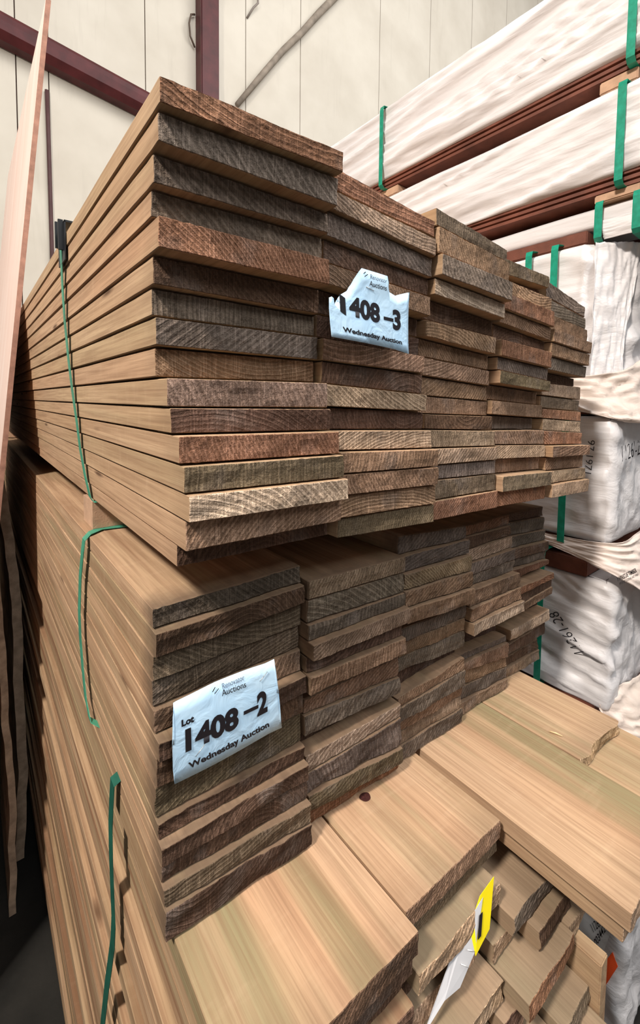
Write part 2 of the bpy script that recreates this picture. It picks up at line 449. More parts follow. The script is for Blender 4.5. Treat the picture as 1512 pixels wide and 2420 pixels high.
UPPER='''
0 0 -0.0209 -0.05 0.2717 0.2502 0.2808 0.259 R-3
0 1 -0.019 -0.0364 0.2492 0.2253 0.2575 0.2267 G-50
0 2 -0.0169 -0.0205 0.2243 0.1986 0.2257 0.2032 G-38
0 3 -0.0149 -0.0045 0.1976 0.1741 0.2022 0.1762 G-45
0 4 -0.0127 -0.0169 0.1726 0.1439 0.1747 0.1447 R-48
0 5 -0.0104 0.0042 0.143 0.1164 0.1437 0.1146 D-40
0 6 -0.0082 0.016 0.1154 0.0892 0.1136 0.0886 G90
0 7 -0.0059 0.0131 0.0877 0.0604 0.0876 0.0594 G40
0 8 -0.0036 0.0236 0.0589 0.03 0.0584 0.0318 B-15
0 9 -0.0012 -0.0032 0.0285 0.0006 0.0303 -0.0005 N-60
0 10 0.001 -0.0072 -0.0004 -0.0251 -0.0019 -0.0281 D-20
0 11 0.0032 -0.0211 -0.0266 -0.0531 -0.0292 -0.0561 R-65
0 12 0.0054 -0.0283 -0.0546 -0.0804 -0.0576 -0.0849 O90
0 13 0.0075 -0.0334 -0.0814 -0.1073 -0.0859 -0.1113 W-35
0 14 0.0099 -0.0179 -0.1088 -0.1393 -0.1128 -0.1412 B40
0 15 0.0122 0.0084 -0.1408 -0.1638 -0.1427 -0.167 D10
1 0 0.1825 -0.0166 0.2813 0.2559 0.2681 0.2452 R-5
1 1 0.1845 -0.0186 0.2544 0.2326 0.2437 0.2184 S-15
1 2 0.1866 -0.0126 0.2316 0.2029 0.2174 0.1905 G-50
1 3 0.1889 -0.0043 0.2017 0.1755 0.1895 0.1656 D-50
1 4 0.1911 -0.0082 0.174 0.1491 0.1641 0.1354 B-45
1 5 0.1933 0.0187 0.1481 0.1183 0.1344 0.1076 D60
1 6 0.1958 0.0154 0.1168 0.088 0.1061 0.0793 D20
1 7 0.1982 0.0059 0.0867 0.0592 0.0784 0.0518 B15
1 8 0.2005 0.0127 0.0582 0.0304 0.0503 0.0203 D50
1 9 0.2028 0.004 0.0294 0.0013 0.0193 -0.0065 S-30
1 10 0.2051 0.012 -0.0002 -0.0283 -0.008 -0.0344 D-30
1 11 0.2074 -0.0049 -0.0293 -0.0545 -0.0358 -0.0627 S20
1 12 0.2096 -0.0143 -0.056 -0.0829 -0.0642 -0.09 B70
1 13 0.2118 -0.0149 -0.0844 -0.111 -0.0915 -0.1189 B-55
1 14 0.2142 -0.0082 -0.1125 -0.1414 -0.1204 -0.1501 B-5
1 15 0.2165 -0.007 -0.1429 -0.1687 -0.1516 -0.1805 O70
2 0 0.3859 -0.0204 0.2891 0.2637 0.2725 0.2517 O80
2 1 0.3885 -0.0221 0.2622 0.2249 0.2502 0.2181 B-60
2 2 0.3914 -0.0278 0.2234 0.1928 0.2166 0.1837 G-45
2 3 0.3936 -0.0133 0.1913 0.1677 0.1822 0.1563 W-8
2 4 0.3959 0.0127 0.1662 0.1352 0.1548 0.1277 D0
2 5 0.3983 0.0057 0.1337 0.1081 0.1262 0.0958 B-20
2 6 0.4005 0.0186 0.1066 0.08 0.0943 0.0682 B-50
2 7 0.4028 0.0165 0.0788 0.0506 0.0667 0.0393 B35
2 8 0.4053 0.0213 0.0491 0.019 0.0378 0.0116 B40
2 9 0.4077 0.0244 0.018 -0.01 0.0101 -0.016 B-80
2 10 0.4098 0.0138 -0.011 -0.0342 -0.0175 -0.0426 D20
2 11 0.412 0.0081 -0.0357 -0.0638 -0.0441 -0.0719 S-60
2 12 0.4143 0.0013 -0.0653 -0.0915 -0.0734 -0.0976 S40
2 13 0.4163 0.0072 -0.0929 -0.1157 -0.0986 -0.1235 G80
2 14 0.4187 0.0071 -0.1172 -0.1493 -0.125 -0.1549 O80
2 15 0.4213 0.0018 -0.1508 -0.1815 -0.1564 -0.1889 R40
3 0 0.5915 0.0002 0.2701 0.2417 0.269 0.2454 O-60
3 1 0.5931 0.0222 0.2407 0.2308 0.2444 0.2247 D20
3 2 0.5945 -0.0051 0.2302 0.207 0.2241 0.198 B-10
3 3 0.5967 -0.0096 0.2055 0.1761 0.1965 0.1648 R-70
3 4 0.5989 -0.0016 0.1751 0.152 0.1639 0.1385 B-30
3 5 0.601 0.0116 0.1505 0.1244 0.137 0.1164 D0
3 6 0.6034 -0.0046 0.1229 0.0932 0.1149 0.0819 R80
3 7 0.6056 0.0051 0.0917 0.0689 0.0804 0.0561 G-50
3 8 0.6076 -0.0021 0.0674 0.0437 0.0551 0.0329 O70
3 9 0.6097 0.0282 0.0422 0.0144 0.0314 0.005 B60
3 10 0.612 0.013 0.0129 -0.0135 0.0039 -0.0232 B60
3 11 0.6143 0.0344 -0.015 -0.0425 -0.0247 -0.0484 G80
3 12 0.6166 0.0089 -0.044 -0.07 -0.0499 -0.0802 B-50
3 13 0.6188 0.0071 -0.0715 -0.0974 -0.0817 -0.1076 S30
3 14 0.621 0.0223 -0.0989 -0.1272 -0.1091 -0.1362 B70
3 15 0.6235 -0.0041 -0.1287 -0.1586 -0.1377 -0.1679 O75
3 16 0.626 0.0083 -0.1601 -0.1895 -0.1694 -0.1994 R-40
4 0 0.7962 0.0064 0.2634 0.2304 0.2369 0.2121 G-20
4 1 0.799 0.0056 0.2289 0.1954 0.2106 0.1846 G0
4 2 0.8016 0.0028 0.1939 0.1649 0.1831 0.154 B-50
4 3 0.804 -0.0056 0.1638 0.1367 0.1525 0.1267 B70
4 4 0.8062 -0.0043 0.1357 0.1085 0.1252 0.0984 B-40
4 5 0.8085 0.004 0.1075 0.0798 0.0969 0.0705 G60
4 6 0.8107 0.0316 0.0783 0.0536 0.069 0.0499 D0
4 7 0.8129 0.0177 0.0521 0.0261 0.0484 0.0174 S80
4 8 0.8151 0.02 0.0246 -0.0014 0.0159 -0.0104 O80
4 9 0.8171 0.015 -0.0029 -0.0235 -0.0119 -0.0347 R60
4 10 0.819 0.0152 -0.025 -0.0498 -0.0362 -0.0621 S-45
4 11 0.8213 0.0115 -0.0513 -0.0815 -0.063 -0.0906 R-60
4 12 0.8236 -0.0071 -0.083 -0.1081 -0.0919 -0.1153 B10
4 13 0.8259 0.0109 -0.1096 -0.1379 -0.1168 -0.1474 B40
4 14 0.8282 0.0039 -0.1394 -0.1662 -0.1489 -0.1739 S40
4 15 0.8306 -0.0033 -0.1677 -0.197 -0.1754 -0.2062 S80'''
LOWER='''
0 0 0.0 0.0494 -0.2202 -0.2421 -0.2181 -0.2413 G-45
0 1 0.0 0.0439 -0.2436 -0.2717 -0.2424 -0.2664 D-10
0 2 0.0 0.048 -0.2732 -0.3017 -0.2679 -0.3011 O-30
0 3 0.0 0.0582 -0.3032 -0.3336 -0.3026 -0.335 O20
0 4 0.0 0.0522 -0.3351 -0.3616 -0.336 -0.3652 B50
0 5 0.0 0.0337 -0.3626 -0.3847 -0.3662 -0.3899 D90
0 6 0.0 0.042 -0.3862 -0.421 -0.3914 -0.4244 D70
0 7 0.0 0.0502 -0.4225 -0.4585 -0.4259 -0.4663 O20
0 8 0.0 0.0418 -0.4595 -0.477 -0.4675 -0.4864 D45
0 9 0.0 0.0289 -0.4781 -0.4996 -0.4876 -0.5101 D40
0 10 0.0 0.0315 -0.5011 -0.5202 -0.5119 -0.5382 D30
0 11 0.0 0.0232 -0.5212 -0.5403 -0.5394 -0.5654 O10
0 12 0.0 0.0206 -0.5419 -0.5788 -0.5672 -0.5969 D20
1 0 0.204 0.0424 -0.2365 -0.2633 -0.2461 -0.2722 S60
1 1 0.204 0.0446 -0.2648 -0.2966 -0.2737 -0.3059 G-30
1 2 0.204 0.037 -0.2981 -0.3207 -0.3069 -0.3261 G80
1 3 0.204 0.0264 -0.3217 -0.3443 -0.3271 -0.3523 S45
1 4 0.204 0.0411 -0.3458 -0.3672 -0.3538 -0.3799 D40
1 5 0.204 0.0338 -0.3687 -0.3957 -0.3809 -0.4058 B80
1 6 0.204 0.0695 -0.3967 -0.4078 -0.4068 -0.4191 D20
1 7 0.204 0.0475 -0.4084 -0.43 -0.4197 -0.454 B30
1 8 0.204 0.0464 -0.4315 -0.4611 -0.455 -0.481 G40
1 9 0.204 0.0684 -0.462 -0.4876 -0.482 -0.4981 D20
1 10 0.204 0.0427 -0.4881 -0.5127 -0.4987 -0.5205 W20
1 11 0.204 0.0393 -0.5141 -0.5409 -0.522 -0.5703 G-70
1 12 0.204 0.0378 -0.5418 -0.5664 -0.5713 -0.5986 O30
1 13 0.204 0.0457 -0.5678 -0.5972 -0.5995 -0.6152 R0
2 0 0.408 0.0558 -0.2182 -0.2497 -0.2343 -0.2584 G40
2 1 0.408 0.0505 -0.2507 -0.2776 -0.2594 -0.2872 G10
2 2 0.408 0.0448 -0.2786 -0.3058 -0.2887 -0.3195 S-45
2 3 0.408 0.0412 -0.3073 -0.3339 -0.3205 -0.3504 B30
2 4 0.408 0.0376 -0.3352 -0.3607 -0.3519 -0.3811 B60
2 5 0.408 0.0747 -0.3617 -0.3795 -0.3821 -0.3889 D20
2 6 0.408 0.0527 -0.3801 -0.402 -0.3895 -0.4172 G50
2 7 0.408 0.0532 -0.4035 -0.4268 -0.4187 -0.4441 B40
2 8 0.408 0.0526 -0.4283 -0.4534 -0.4456 -0.478 G60
2 9 0.408 0.078 -0.4544 -0.4985 -0.479 -0.499 D20
2 10 0.408 0.056 -0.499 -0.5154 -0.4996 -0.5215 B30
2 11 0.408 0.0522 -0.5164 -0.5418 -0.5229 -0.5568 G45
2 12 0.408 0.0539 -0.5433 -0.5644 -0.5583 -0.5798 B30
2 13 0.408 0.0583 -0.5658 -0.589 -0.5812 -0.603 S50
2 14 0.408 0.0558 -0.5899 -0.6155 -0.604 -0.6336 G40
3 0 0.612 0.0772 -0.2448 -0.2637 -0.2474 -0.2714 R40
3 1 0.612 0.0736 -0.2652 -0.2899 -0.2724 -0.2942 D50
3 2 0.612 0.0668 -0.2914 -0.3152 -0.2957 -0.3211 S20
3 3 0.612 0.0622 -0.3162 -0.3397 -0.3226 -0.3476 G30
3 4 0.612 0.0653 -0.3412 -0.362 -0.3491 -0.3732 G40
3 5 0.612 0.0492 -0.3635 -0.3959 -0.3747 -0.4053 B30
3 6 0.612 0.044 -0.3969 -0.4247 -0.4063 -0.4324 B40
3 7 0.612 0.0395 -0.4262 -0.451 -0.4339 -0.4587 W50
3 8 0.612 0.0939 -0.452 -0.4801 -0.4597 -0.4938 D20
3 9 0.612 0.1039 -0.4797 -0.5081 -0.4934 -0.5309 D20
3 10 0.612 0.0719 -0.5087 -0.5237 -0.5315 -0.5443 G50
3 11 0.612 0.0654 -0.5247 -0.5416 -0.5459 -0.5811 B35
3 12 0.612 0.0702 -0.5431 -0.575 -0.5822 -0.6042 B30
3 13 0.612 0.0705 -0.5766 -0.6028 -0.6058 -0.6307 G50
3 14 0.612 0.0695 -0.6044 -0.6339 -0.6318 -0.652 S30
4 0 0.816 0.093 -0.2562 -0.2713 -0.261 -0.2865 D10
4 1 0.816 0.0877 -0.2723 -0.3024 -0.288 -0.3197 G40
4 2 0.816 0.0854 -0.3034 -0.33 -0.3208 -0.3474 G30
4 3 0.816 0.0798 -0.3315 -0.356 -0.3484 -0.3721 D20
4 4 0.816 0.0807 -0.3575 -0.3784 -0.3736 -0.3956 G45
4 5 0.816 0.0739 -0.3799 -0.4028 -0.3966 -0.4094 R20
4 6 0.816 0.0959 -0.4038 -0.4186 -0.4104 -0.4263 D20
4 7 0.816 0.0618 -0.4192 -0.4377 -0.4269 -0.4421 R0
4 8 0.816 0.0658 -0.4392 -0.4637 -0.4436 -0.4636 D30
4 9 0.816 0.0628 -0.4652 -0.4846 -0.4646 -0.4841 B50
4 10 0.816 0.0883 -0.4856 -0.5015 -0.4851 -0.5057 D20
4 11 0.816 0.0983 -0.5011 -0.517 -0.5053 -0.526 D20
4 12 0.816 0.0663 -0.5176 -0.5441 -0.5266 -0.5555 W40
4 13 0.816 0.102 -0.5451 -0.5628 -0.5566 -0.5646 D20
4 14 0.816 0.08 -0.5634 -0.5856 -0.5653 -0.5971 D70
4 15 0.816 0.1147 -0.5867 -0.6093 -0.5982 -0.6168 D20
4 16 0.816 0.0927 -0.6099 -0.6274 -0.6175 -0.6433 D40
4 17 0.816 0.0886 -0.6289 -0.6522 -0.6444 -0.6703 S60'''

def pack(tab, where, group, length, shade=0):
    for ln in tab.strip().splitlines():
        v = ln.split(); n, k = int(v[0]), int(v[1])
        x, y, a, b, c_, d = map(float, v[2:8])
        y += random.Random(n * 31 + k).uniform(-.002, .002) * (1 if where == 'upper' else 1.8)
        st = v[8]
        o = board(x, y, (a, b), (c_, d), .2005, st, length - y, wane=(where == 'upper' and k == 0 and n == 0),
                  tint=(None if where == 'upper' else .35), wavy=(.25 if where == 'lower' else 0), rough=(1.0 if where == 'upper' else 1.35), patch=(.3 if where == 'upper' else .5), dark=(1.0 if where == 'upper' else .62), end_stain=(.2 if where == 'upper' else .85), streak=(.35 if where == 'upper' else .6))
        tag(o, '%s board, %s down, %s, %s timber pack' % (CW[st[0]], ORD[k], COLN[n], where), 'board', group)
pack(UPPER, 'upper', 'boards of the upper timber pack', 3.6)
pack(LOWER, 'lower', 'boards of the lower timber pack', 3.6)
# bearers between the packs
def slab(name, x0, x1, y0, y1, zl, zr, m):
    v = []
    for x, (zt, zb) in ((x0, zl), (x1, zr)):
        for y in (y0, y1): v += [(x, y, zb), (x, y, zt)]
    return fix_normals(mesh(name, v, [(0, 1, 3, 2), (4, 6, 7, 5), (0, 4, 5, 1), (2, 3, 7, 6), (0, 2, 6, 4), (1, 5, 7, 3)], m))
for k, (y, x0, x1, zl, zr) in enumerate(((.40, .012, .2, (-.1695, -.2165), (-.1705, -.2165)), (.40, .63, 1.0, (-.203, -.2435), (-.2085, -.2515)), (2.6, .012, .2, (-.1695, -.2165), (-.1705, -.2165)), (2.6, .63, 1.0, (-.203, -.2435), (-.2085, -.2515)))):
    o = slab('timber_bearer', x0, x1, y, y + .075, zl, zr, M_BEAR)
    tag(o, ['wooden block between the two packs at left, just behind the green straps', 'bearer between the two packs near their front, towards the right',
            'wooden block between the two packs at left, far end', 'bearer between the two packs at their far end, right'][k], 'bearer', 'bearers between the packs')

# third, lowest pile: surface slopes gently to the right
def TZ(x): return -.5815 - .09 * x
def pile(x0, x1, y, k0, k1, style, label, length=3.4, **kw):
    """k0,k1 depth below the pile's top surface"""
    kw.setdefault('patch', .85 if k0 == 0 else .5); kw.setdefault('streak', .3)
    if k0 > .055 and x0 > .2: kw.setdefault('shade', .45)  # deeper boards get the hollow's shade mixed into their colour
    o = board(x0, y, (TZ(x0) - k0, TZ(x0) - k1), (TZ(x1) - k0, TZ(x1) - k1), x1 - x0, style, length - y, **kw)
    return tag(o, label, 'plank', 'planks of the bottom pile')
T = .0285
pile(.010, .2405, -.130, 0, T, 'D30', 'wide light plank with orange heart, front left, under the blue-tagged lower pack', name='wide_plank', tint=.1)
pile(.2435, .4625, -.108, 0, T, 'B35', 'wide plank with the round dark knot, beside the front left plank', name='wide_plank', tint=.25)
pile(.477, .7075, -.272, 0, T, 'L30', 'wide light plank jutting furthest out toward lower right, above the dark hollow', name='wide_plank', tint=.45)
pile(.711, .912, -.124, 0, T, 'L60', 'short broken-ended light plank at far right with a splinter on it', name='wide_plank', tint=.6, wavy=2)
pile(.012, .238, -.124, T + .001, 2 * T, 'D20', 'dark-ended plank directly under the front left wide plank', name='wide_plank')
pile(.246, .468, -.1, T + .003, 2 * T + .002, 'O25', 'dark-ended plank directly under the knotty plank', name='wide_plank')
pile(.486, .706, -.262, T + .002, 2 * T + .001, 'L30', 'plank directly under the furthest jutting plank', name='wide_plank', tint=.2)
pile(.712, .94, -.47, T + .002, 2 * T + .001, 'L30', 'light plank running out of frame at right below the broken-ended plank', name='wide_plank', tint=.7)
_t = ['twenty', 'thirty']
NTH = ORD[2:19] + ['twentieth'] + ['twenty-' + q for q in ['first'] + ORD[1:9]] + ['thirtieth'] + ['thirty-' + q for q in ['first'] + ORD[1:9]]
rp = random.Random(5)
# left column: all the way down to the floor bearers, its long edges make the pile's side
H = .0305
for k in range(34):
    d = 2 * T + .001 + k * H
    if TZ(0) - d - H < -1.69: break
    pile(.008 + rp.uniform(-.007, .010), .236, -.118 + rp.uniform(-.02, .015), d + .0006, d + H - .0006, rp.choice(['D20', 'O40', 'B20', 'L35']),
         'plank edge in the side of the bottom pile, %s down from the top' % NTH[k], tint=rp.uniform(.5, 1), streak=.95)
KMAX = k
# second column, under the knotty plank
FY = [(.246, .430, -.128, .0625, .0915, 'L25'), (.246, .424, -.100, .0925, .128, 'D40'), (.246, .385, -.118, .129, .158, 'L50'), (.246, .398, -.152, .159, .189, 'L20'),
      (.246, .372, -.120, .190, .219, 'D10'), (.246, .430, -.168, .220, .250, 'B30'), (.246, .470, -.190, .251, .281, 'L10'), (.246, .42, -.16, .282, .312, 'D20'),
      (.246, .46, -.215, .313, .343, 'L40'), (.246, .44, -.19, .344, .374, 'B20'), (.246, .46, -.23, .375, .405, 'L20'), (.246, .45, -.2, .406, .436, 'D0')]
for k, (a, b, y, k0, k1, st) in enumerate(FY):
    pile(a, b, y, k0, k1, st, 'plank under the knotty plank, %s layer down beside the yellow card' % NTH[k], wavy=.5)
# third column: dark hollow, then stepped planks reaching further forward layer by layer
GY = [(.470, .53, .06, .060, .092, 'D40'), (.545, .70, .12, .060, .094, 'D0'), (.432, .580, -.149, .100, .129, 'G20'), (.590, .70, .02, .100, .130, 'D20'),
      (.402, .470, -.135, .132, .160, 'L20'), (.474, .582, -.166, .132, .162, 'D60'), (.590, .70, -.06, .135, .165, 'L10'),
      (.405, .548, -.186, .166, .192, 'R30'), (.5505, .64, -.178, .166, .190, 'L50'), (.380, .460, -.165, .196, .218, 'D20'), (.463, .555, -.15, .196, .232, 'L20'),
      (.474, .560, -.205, .240, .270, 'O20'), (.474, .562, -.235, .274, .302, 'L40'), (.474, .56, -.21, .306, .336, 'B20'), (.474, .60, -.25, .350, .376, 'L10')]
for k, (a, b, y, k0, k1, st) in enumerate(GY):
    pile(a, b, y, k0, k1, st, 'narrow board end in the hollow under the jutting plank, %s step down' % ORD[k], name='narrow_board', wavy=.6)
for k in range(6):
    pile(.712, .93 - .004 * k, -.04 - .03 * (k % 3), .060 + k * 1.6 * H, .060 + (k * 1.6 + 1) * H, ['B20', 'L30', 'D20', 'L10', 'B60', 'L20'][k],
         'board under the far right plank, %s layer down' % NTH[k], wavy=.5)
# board standing on edge at the right of the hollow
eb = bmesh.new(); box_bm(eb, 0, .026, 0, 1.4, -.15, 0)
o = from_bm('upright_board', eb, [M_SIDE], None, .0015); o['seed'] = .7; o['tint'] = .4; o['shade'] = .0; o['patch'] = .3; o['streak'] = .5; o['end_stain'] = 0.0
o.location = (.5635, -.218, TZ(.58) - .196)
tag(o, 'board standing on edge low at right beside the white pack with the orange tag', 'board')
for k, y in enumerate((-.02, 1.4, 2.9)):
    o = box('floor_bearer', .03, .95, y, y + .09, -1.75, TZ(0) - 2 * T - KMAX * H - .003 if TZ(0) - 2 * T - KMAX * H > -1.74 else -1.70, M_BEAR, bevel=.003)
    tag(o, ['floor bearer under the front of the bottom pile', 'floor bearer under the middle of the bottom pile', 'floor bearer under the far end of the bottom pile'][k], 'bearer', 'floor bearers')
# knot in the wide plank
KX, KY = .318, .037
kn = mesh('knot', [(KX + math.cos(t) * .0095 * (1 + .08 * math.sin(3 * t)), KY + math.sin(t) * .0078, TZ(KX + math.cos(t) * .0095) + .0007) for t in [i * math.tau / 24 for i in range(24)]] + [(KX, KY, TZ(KX) + .0009)],
          [(i, (i + 1) % 24, 24) for i in range(24)], mat_plain('knot_wood', (.05, .016, .014), .45, .5, 260))
tag(kn, None)
for o in bpy.data.objects:
    if o.get('label', '').startswith('wide plank with the round'):
        kn.parent = o; kn.matrix_parent_inverse = Matrix.Translation(-Vector(o.location))
        kn['label'] = 'round dark red knot'
# splinter
sp = tube('wood_splinter', [(.739, -.058, TZ(.739) + .002), (.743, -.069, TZ(.743) + .003), (.7465, -.080, TZ(.7465) + .0022)], [.001, .0016, .0008], mat_plain('splinter_wood', (.75, .55, .3), .6), seg=6)
tag(sp, 'small pale splinter lying on the broken-ended plank', 'splinter')

# ---------------------------------------------------------------- wrapped packs on the right
def fold(y, z, seed, slant=0.0, fy=1.5, fz=26):
    """long plastic folds running along y: sharp-crested pleats that fade in and out"""
    q = z + slant * y * .35 + noise.noise((y * fy * 1.3, z * 3, seed + 1)) * .03
    out = 0
    for k, (f, a) in enumerate(((.55, .55), (1.0, .6), (1.9, .32))):
        v = noise.noise((y * fy * (.5 + k * .35), q * fz * f, seed + 5 * k))
        out += a * (max(0, 1 - abs(v) * 4.2) - .3)
    m = .45 + .9 * max(0, noise.noise((y * fy * .9, z * 7, seed + 20)) + .35)
    return out * m
def crumple(a, b, seed):
    return (1 - abs(noise.noise((a * 9, b * 9, seed))) * 2) * .5 + noise.noise((a * 22, b * 22, seed + 5)) * .35 + (1 - abs(noise.noise((a * 17 + b * 6, b * 12, seed + 9))) * 2) * .35
def wrapped(root, name, x0, x1, y0, y1, z0, z1, seed, amp=.010, slant=.25, chamfer=None, mats=None, endamp=.02, fy=1.5, fz=26, fine=1.0, sag=0.0):
    """plastic-wrapped block: skin over left side, top, bottom and front end"""
    # profile in the horizontal plane: back-left -> front-left -> (chamfer) -> front-right
    hp = [(x0, y1), (x0, y0 + .01)]
    if chamfer: hp += [(x0 + chamfer[0], y0 - chamfer[1])]; yf = y0 - chamfer[1]
    else: hp += [(x0 + .01, y0)]; yf = y0
    hp += [(x1, yf)]
    pts = []
    for (a, b) in zip(hp[:-1], hp[1:]):
        L_ = math.dist(a, b)
        step = .012 if (a[1] < 1.0 or b[0] > x0 + .011 and a[0] - x0 < .6) else .03
        if a == hp[0]:
            ys = []
            y = a[1]
            while y > b[1]:
                ys.append((a[0], y)); y -= .011 / fine + max(0, (y - .6)) * .03
            pts += ys
        else:
            n = max(2, int(L_ / (.011 / fine)))
            n = min(n, 90)
            pts += [(a[0] + (b[0] - a[0]) * i / n, a[1] + (b[1] - a[1]) * i / n) for i in range(n)]
    pts.append(hp[-1])
    nz = max(10, int((z1 - z0) / (.009 / fine)))
    verts, faces = [], []
    rows = []
    H_ = z1 - z0
    rc = .014
    def outward(i):
        a = pts[max(i - 1, 0)]; b = pts[min(i + 1, len(pts) - 1)]
        d = Vector((b[0] - a[0], b[1] - a[1], 0)).normalized()
        return Vector((d.y, -d.x, 0)) * -1 if False else Vector((d.y, -d.x, 0))
    outs = [outward(i) for i in range(len(pts))]
    # path goes toward -y along the left side, so the outward normal is -x
    if outs[0].x > 0: outs = [-v for v in outs]
    top_in = .35
    prof = [('t', top_in), ('t', .15), ('t', .05), ('t', .02)] + [('s', j / nz) for j in range(nz + 1)] + [('b', .02), ('b', .06), ('b', .2)]
    for i, (x, y) in enumerate(pts):
        o = outs[i]; side = abs(o.x) > .9
        for kind, v in prof:
            if kind == 's':
                z = z1 - v * H_
                rnd = rc * (max(0, 1 - (1 - abs(2 * v - 1)) * H_ / (2 * rc)) ** 2)
                if side:
                    f = fold(y, z, seed, slant, fy, fz) * amp
                    near = max(0, 1 - (y - y0) / .22)
                    f += crumple(y, z, seed) * .012 * near
                else:
                    f = crumple(x, z, seed + 2) * endamp
                ed = min(1, min(v, 1 - v) * 8 + .25)
                f = f * ed - rnd * .7 + sag * math.sin(v * math.pi)
                p = Vector((x, y, z)) + o * f
                z_ = z + noise.noise((x * 3 + y * 3, z * 5, seed + 4)) * .004
                verts.append((p.x, p.y, z_))
            else:
                p = Vector((x, y, 0)) - o * v
                z = z1 + .001 if kind == 't' else z0
                z += noise.noise((p.x * 8, p.y * 6, seed)) * .004 * (1 if v > .02 else .4) + (0 if kind == 't' else .003)
                verts.append((p.x, max(p.y, y0 - .3), z))
    k = len(prof)
    for i in range(len(pts) - 1):
        for j in range(k - 1):
            a = i * k + j
            faces.append((a, a + 1, a + k + 1, a + k))
    o = mesh(name, verts, faces, mats or M_WRAP, root, smooth=True)
    fix_normals(o)
    # the solid timber core inside the skin
    return o
def drape(name, grid, mats, parent, seed, amp=.01, n=36):
    """plastic flap lofted through rows of control points"""
    rows = []
    def cat(p, t):
        m = len(p) - 1; f = t * m; i = min(int(f), m - 1); u = f - i
        P = [Vector(p[max(i - 1, 0)]), Vector(p[i]), Vector(p[i + 1]), Vector(p[min(i + 2, m)])]
        return .5 * ((2 * P[1]) + (-P[0] + P[2]) * u + (2 * P[0] - 5 * P[1] + 4 * P[2] - P[3]) * u * u + (-P[0] + 3 * P[1] - 3 * P[2] + P[3]) * u ** 3)
    verts, faces = [], []
    for a in range(n + 1):
        col = [cat(r, a / n) for r in grid]
        for b in range(n + 1):
            v = cat(col, b / n)
            d = crumple(a / n * .6, b / n * .6, seed) * amp
            verts.append((v.x + d * -.5, v.y - d * .8, v.z + d * .3))
    for a in range(n):
        for b in range(n):
            q = a * (n + 1) + b
            faces.append((q, q + 1, q + n + 2, q + n + 1))
    o = mesh(name, verts, faces, mats, parent, smooth=True)
    m = o.modifiers.new('solid', 'SOLIDIFY'); m.thickness = .001
    return o
def hardwood_layer(root, x0, x1, y0, y1, z0, z1):
    """moulded dark hardwood boards showing below the wrap: stepped, grooved profile"""
    h = z1 - z0
    prof = [(0, z1), (0, z1 - h * .22), (.012, z1 - h * .26), (.012, z1 - h * .34), (.002, z1 - h * .38), (.002, z1 - h * .62), (.014, z1 - h * .66), (.014, z1 - h * .72), (.003, z1 - h * .76), (.003, z0), ]
    verts, faces = [], []
    for y in (y0, y1):
        for (dx, z) in prof: verts.append((x0 + dx, y, z))
        verts += [(x1, y, z0), (x1, y, z1)]
    k = len(prof) + 2
    for i in range(k): faces.append((i, (i + 1) % k, k + (i + 1) % k, k + i))
    faces.append(tuple(range(k))); faces.append(tuple(range(2 * k - 1, k - 1, -1)))
    return fix_normals(mesh('exposed_board', verts, faces, M_HARD, root))
X = 1.3
def pk(label, name='wrapped_pack'):
    e = empty(name); tag(e, label, 'timber pack', 'white wrapped timber packs'); return e
def core(root, x0, x1, y0, y1, z0, z1):
    return box('timber_core', x0 + .03, x1 - .03, y0 + .04, y1 - .03, z0 + .012, z1 - .012, M_HARD, root)

p1 = pk('topmost white wrapped pack at upper right, its lowest brown boards showing')
wrapped(p1, 'wrap_sheet', X, 2.4, -.42, 4.2, .982, 1.285, 11, .032, .22, fz=20, fy=1.1)
hardwood_layer(p1, X + .01, 2.38, -.40, 4.18, .942, .984)
p2 = pk('second white wrapped pack from the top, with long diagonal folds')
wrapped(p2, 'wrap_sheet', X, 2.4, -.03, 4.2, .662, .897, 23, .030, .25, fz=20, fy=1.1, endamp=.03)
hardwood_layer(p2, X + .01, 2.38, -.01, 4.18, .622, .664)
p3 = pk('slim white wrapped pack third from the top, crossed by two green straps')
wrapped(p3, 'wrap_sheet', X + .03, 2.4, -.30, 4.2, .531, .592, 31, .006, .2)
drape('wrap_flap', [[(X + .022, .10, .545), (X + .022, -.1, .545), (X + .022, -.29, .545)], [(X + .018, .095, .515), (X + .014, -.1, .515), (X + .02, -.29, .515)], [(X + .022, .09, .489), (X + .018, -.1, .487), (X + .026, -.29, .487)]], M_WRAP, p3, 5, .006)
core(p3, X + .03, 2.4, -.3, 4.2, .531, .592)
p4 = pk('pale wrapped pack beside the upper timber pack, its folded end facing out')
wrapped(p4, 'wrap_sheet', X, 2.4, .122, 4.2, .012, .484, 43, .016, .1, chamfer=(.11, .09), endamp=.022, fz=12, fy=3)
core(p4, X, 2.4, .13, 4.2, .02, .48)
p5 = pk('white wrapped pack with 97.1971 handwritten down its side')
wrapped(p5, 'wrap_sheet', X, 2.4, .03, 4.2, -.405, -.03, 57, .010, .1, endamp=.016, fz=10, fy=4)
core(p5, X, 2.4, .03, 4.2, -.405, -.03)
p6 = pk('white wrapped pack with 11261-28 handwritten on its creased side')
wrapped(p6, 'wrap_sheet', X, 2.4, .02, 4.2, -.905, -.522, 63, .024, -.9, endamp=.025, fz=17, fy=3)
core(p6, X, 2.4, .02, 4.2, -.905, -.522)
p7 = pk('lowest white wrapped pack at bottom right, with the orange tag')
wrapped(p7, 'wrap_sheet', 1.05, 2.4, -.118, 4.2, -1.62, -1.02, 71, .008, .3, endamp=.02, fz=8, fy=3)
core(p7, 1.05, 2.4, -.118, 4.2, -1.62, -1.02)

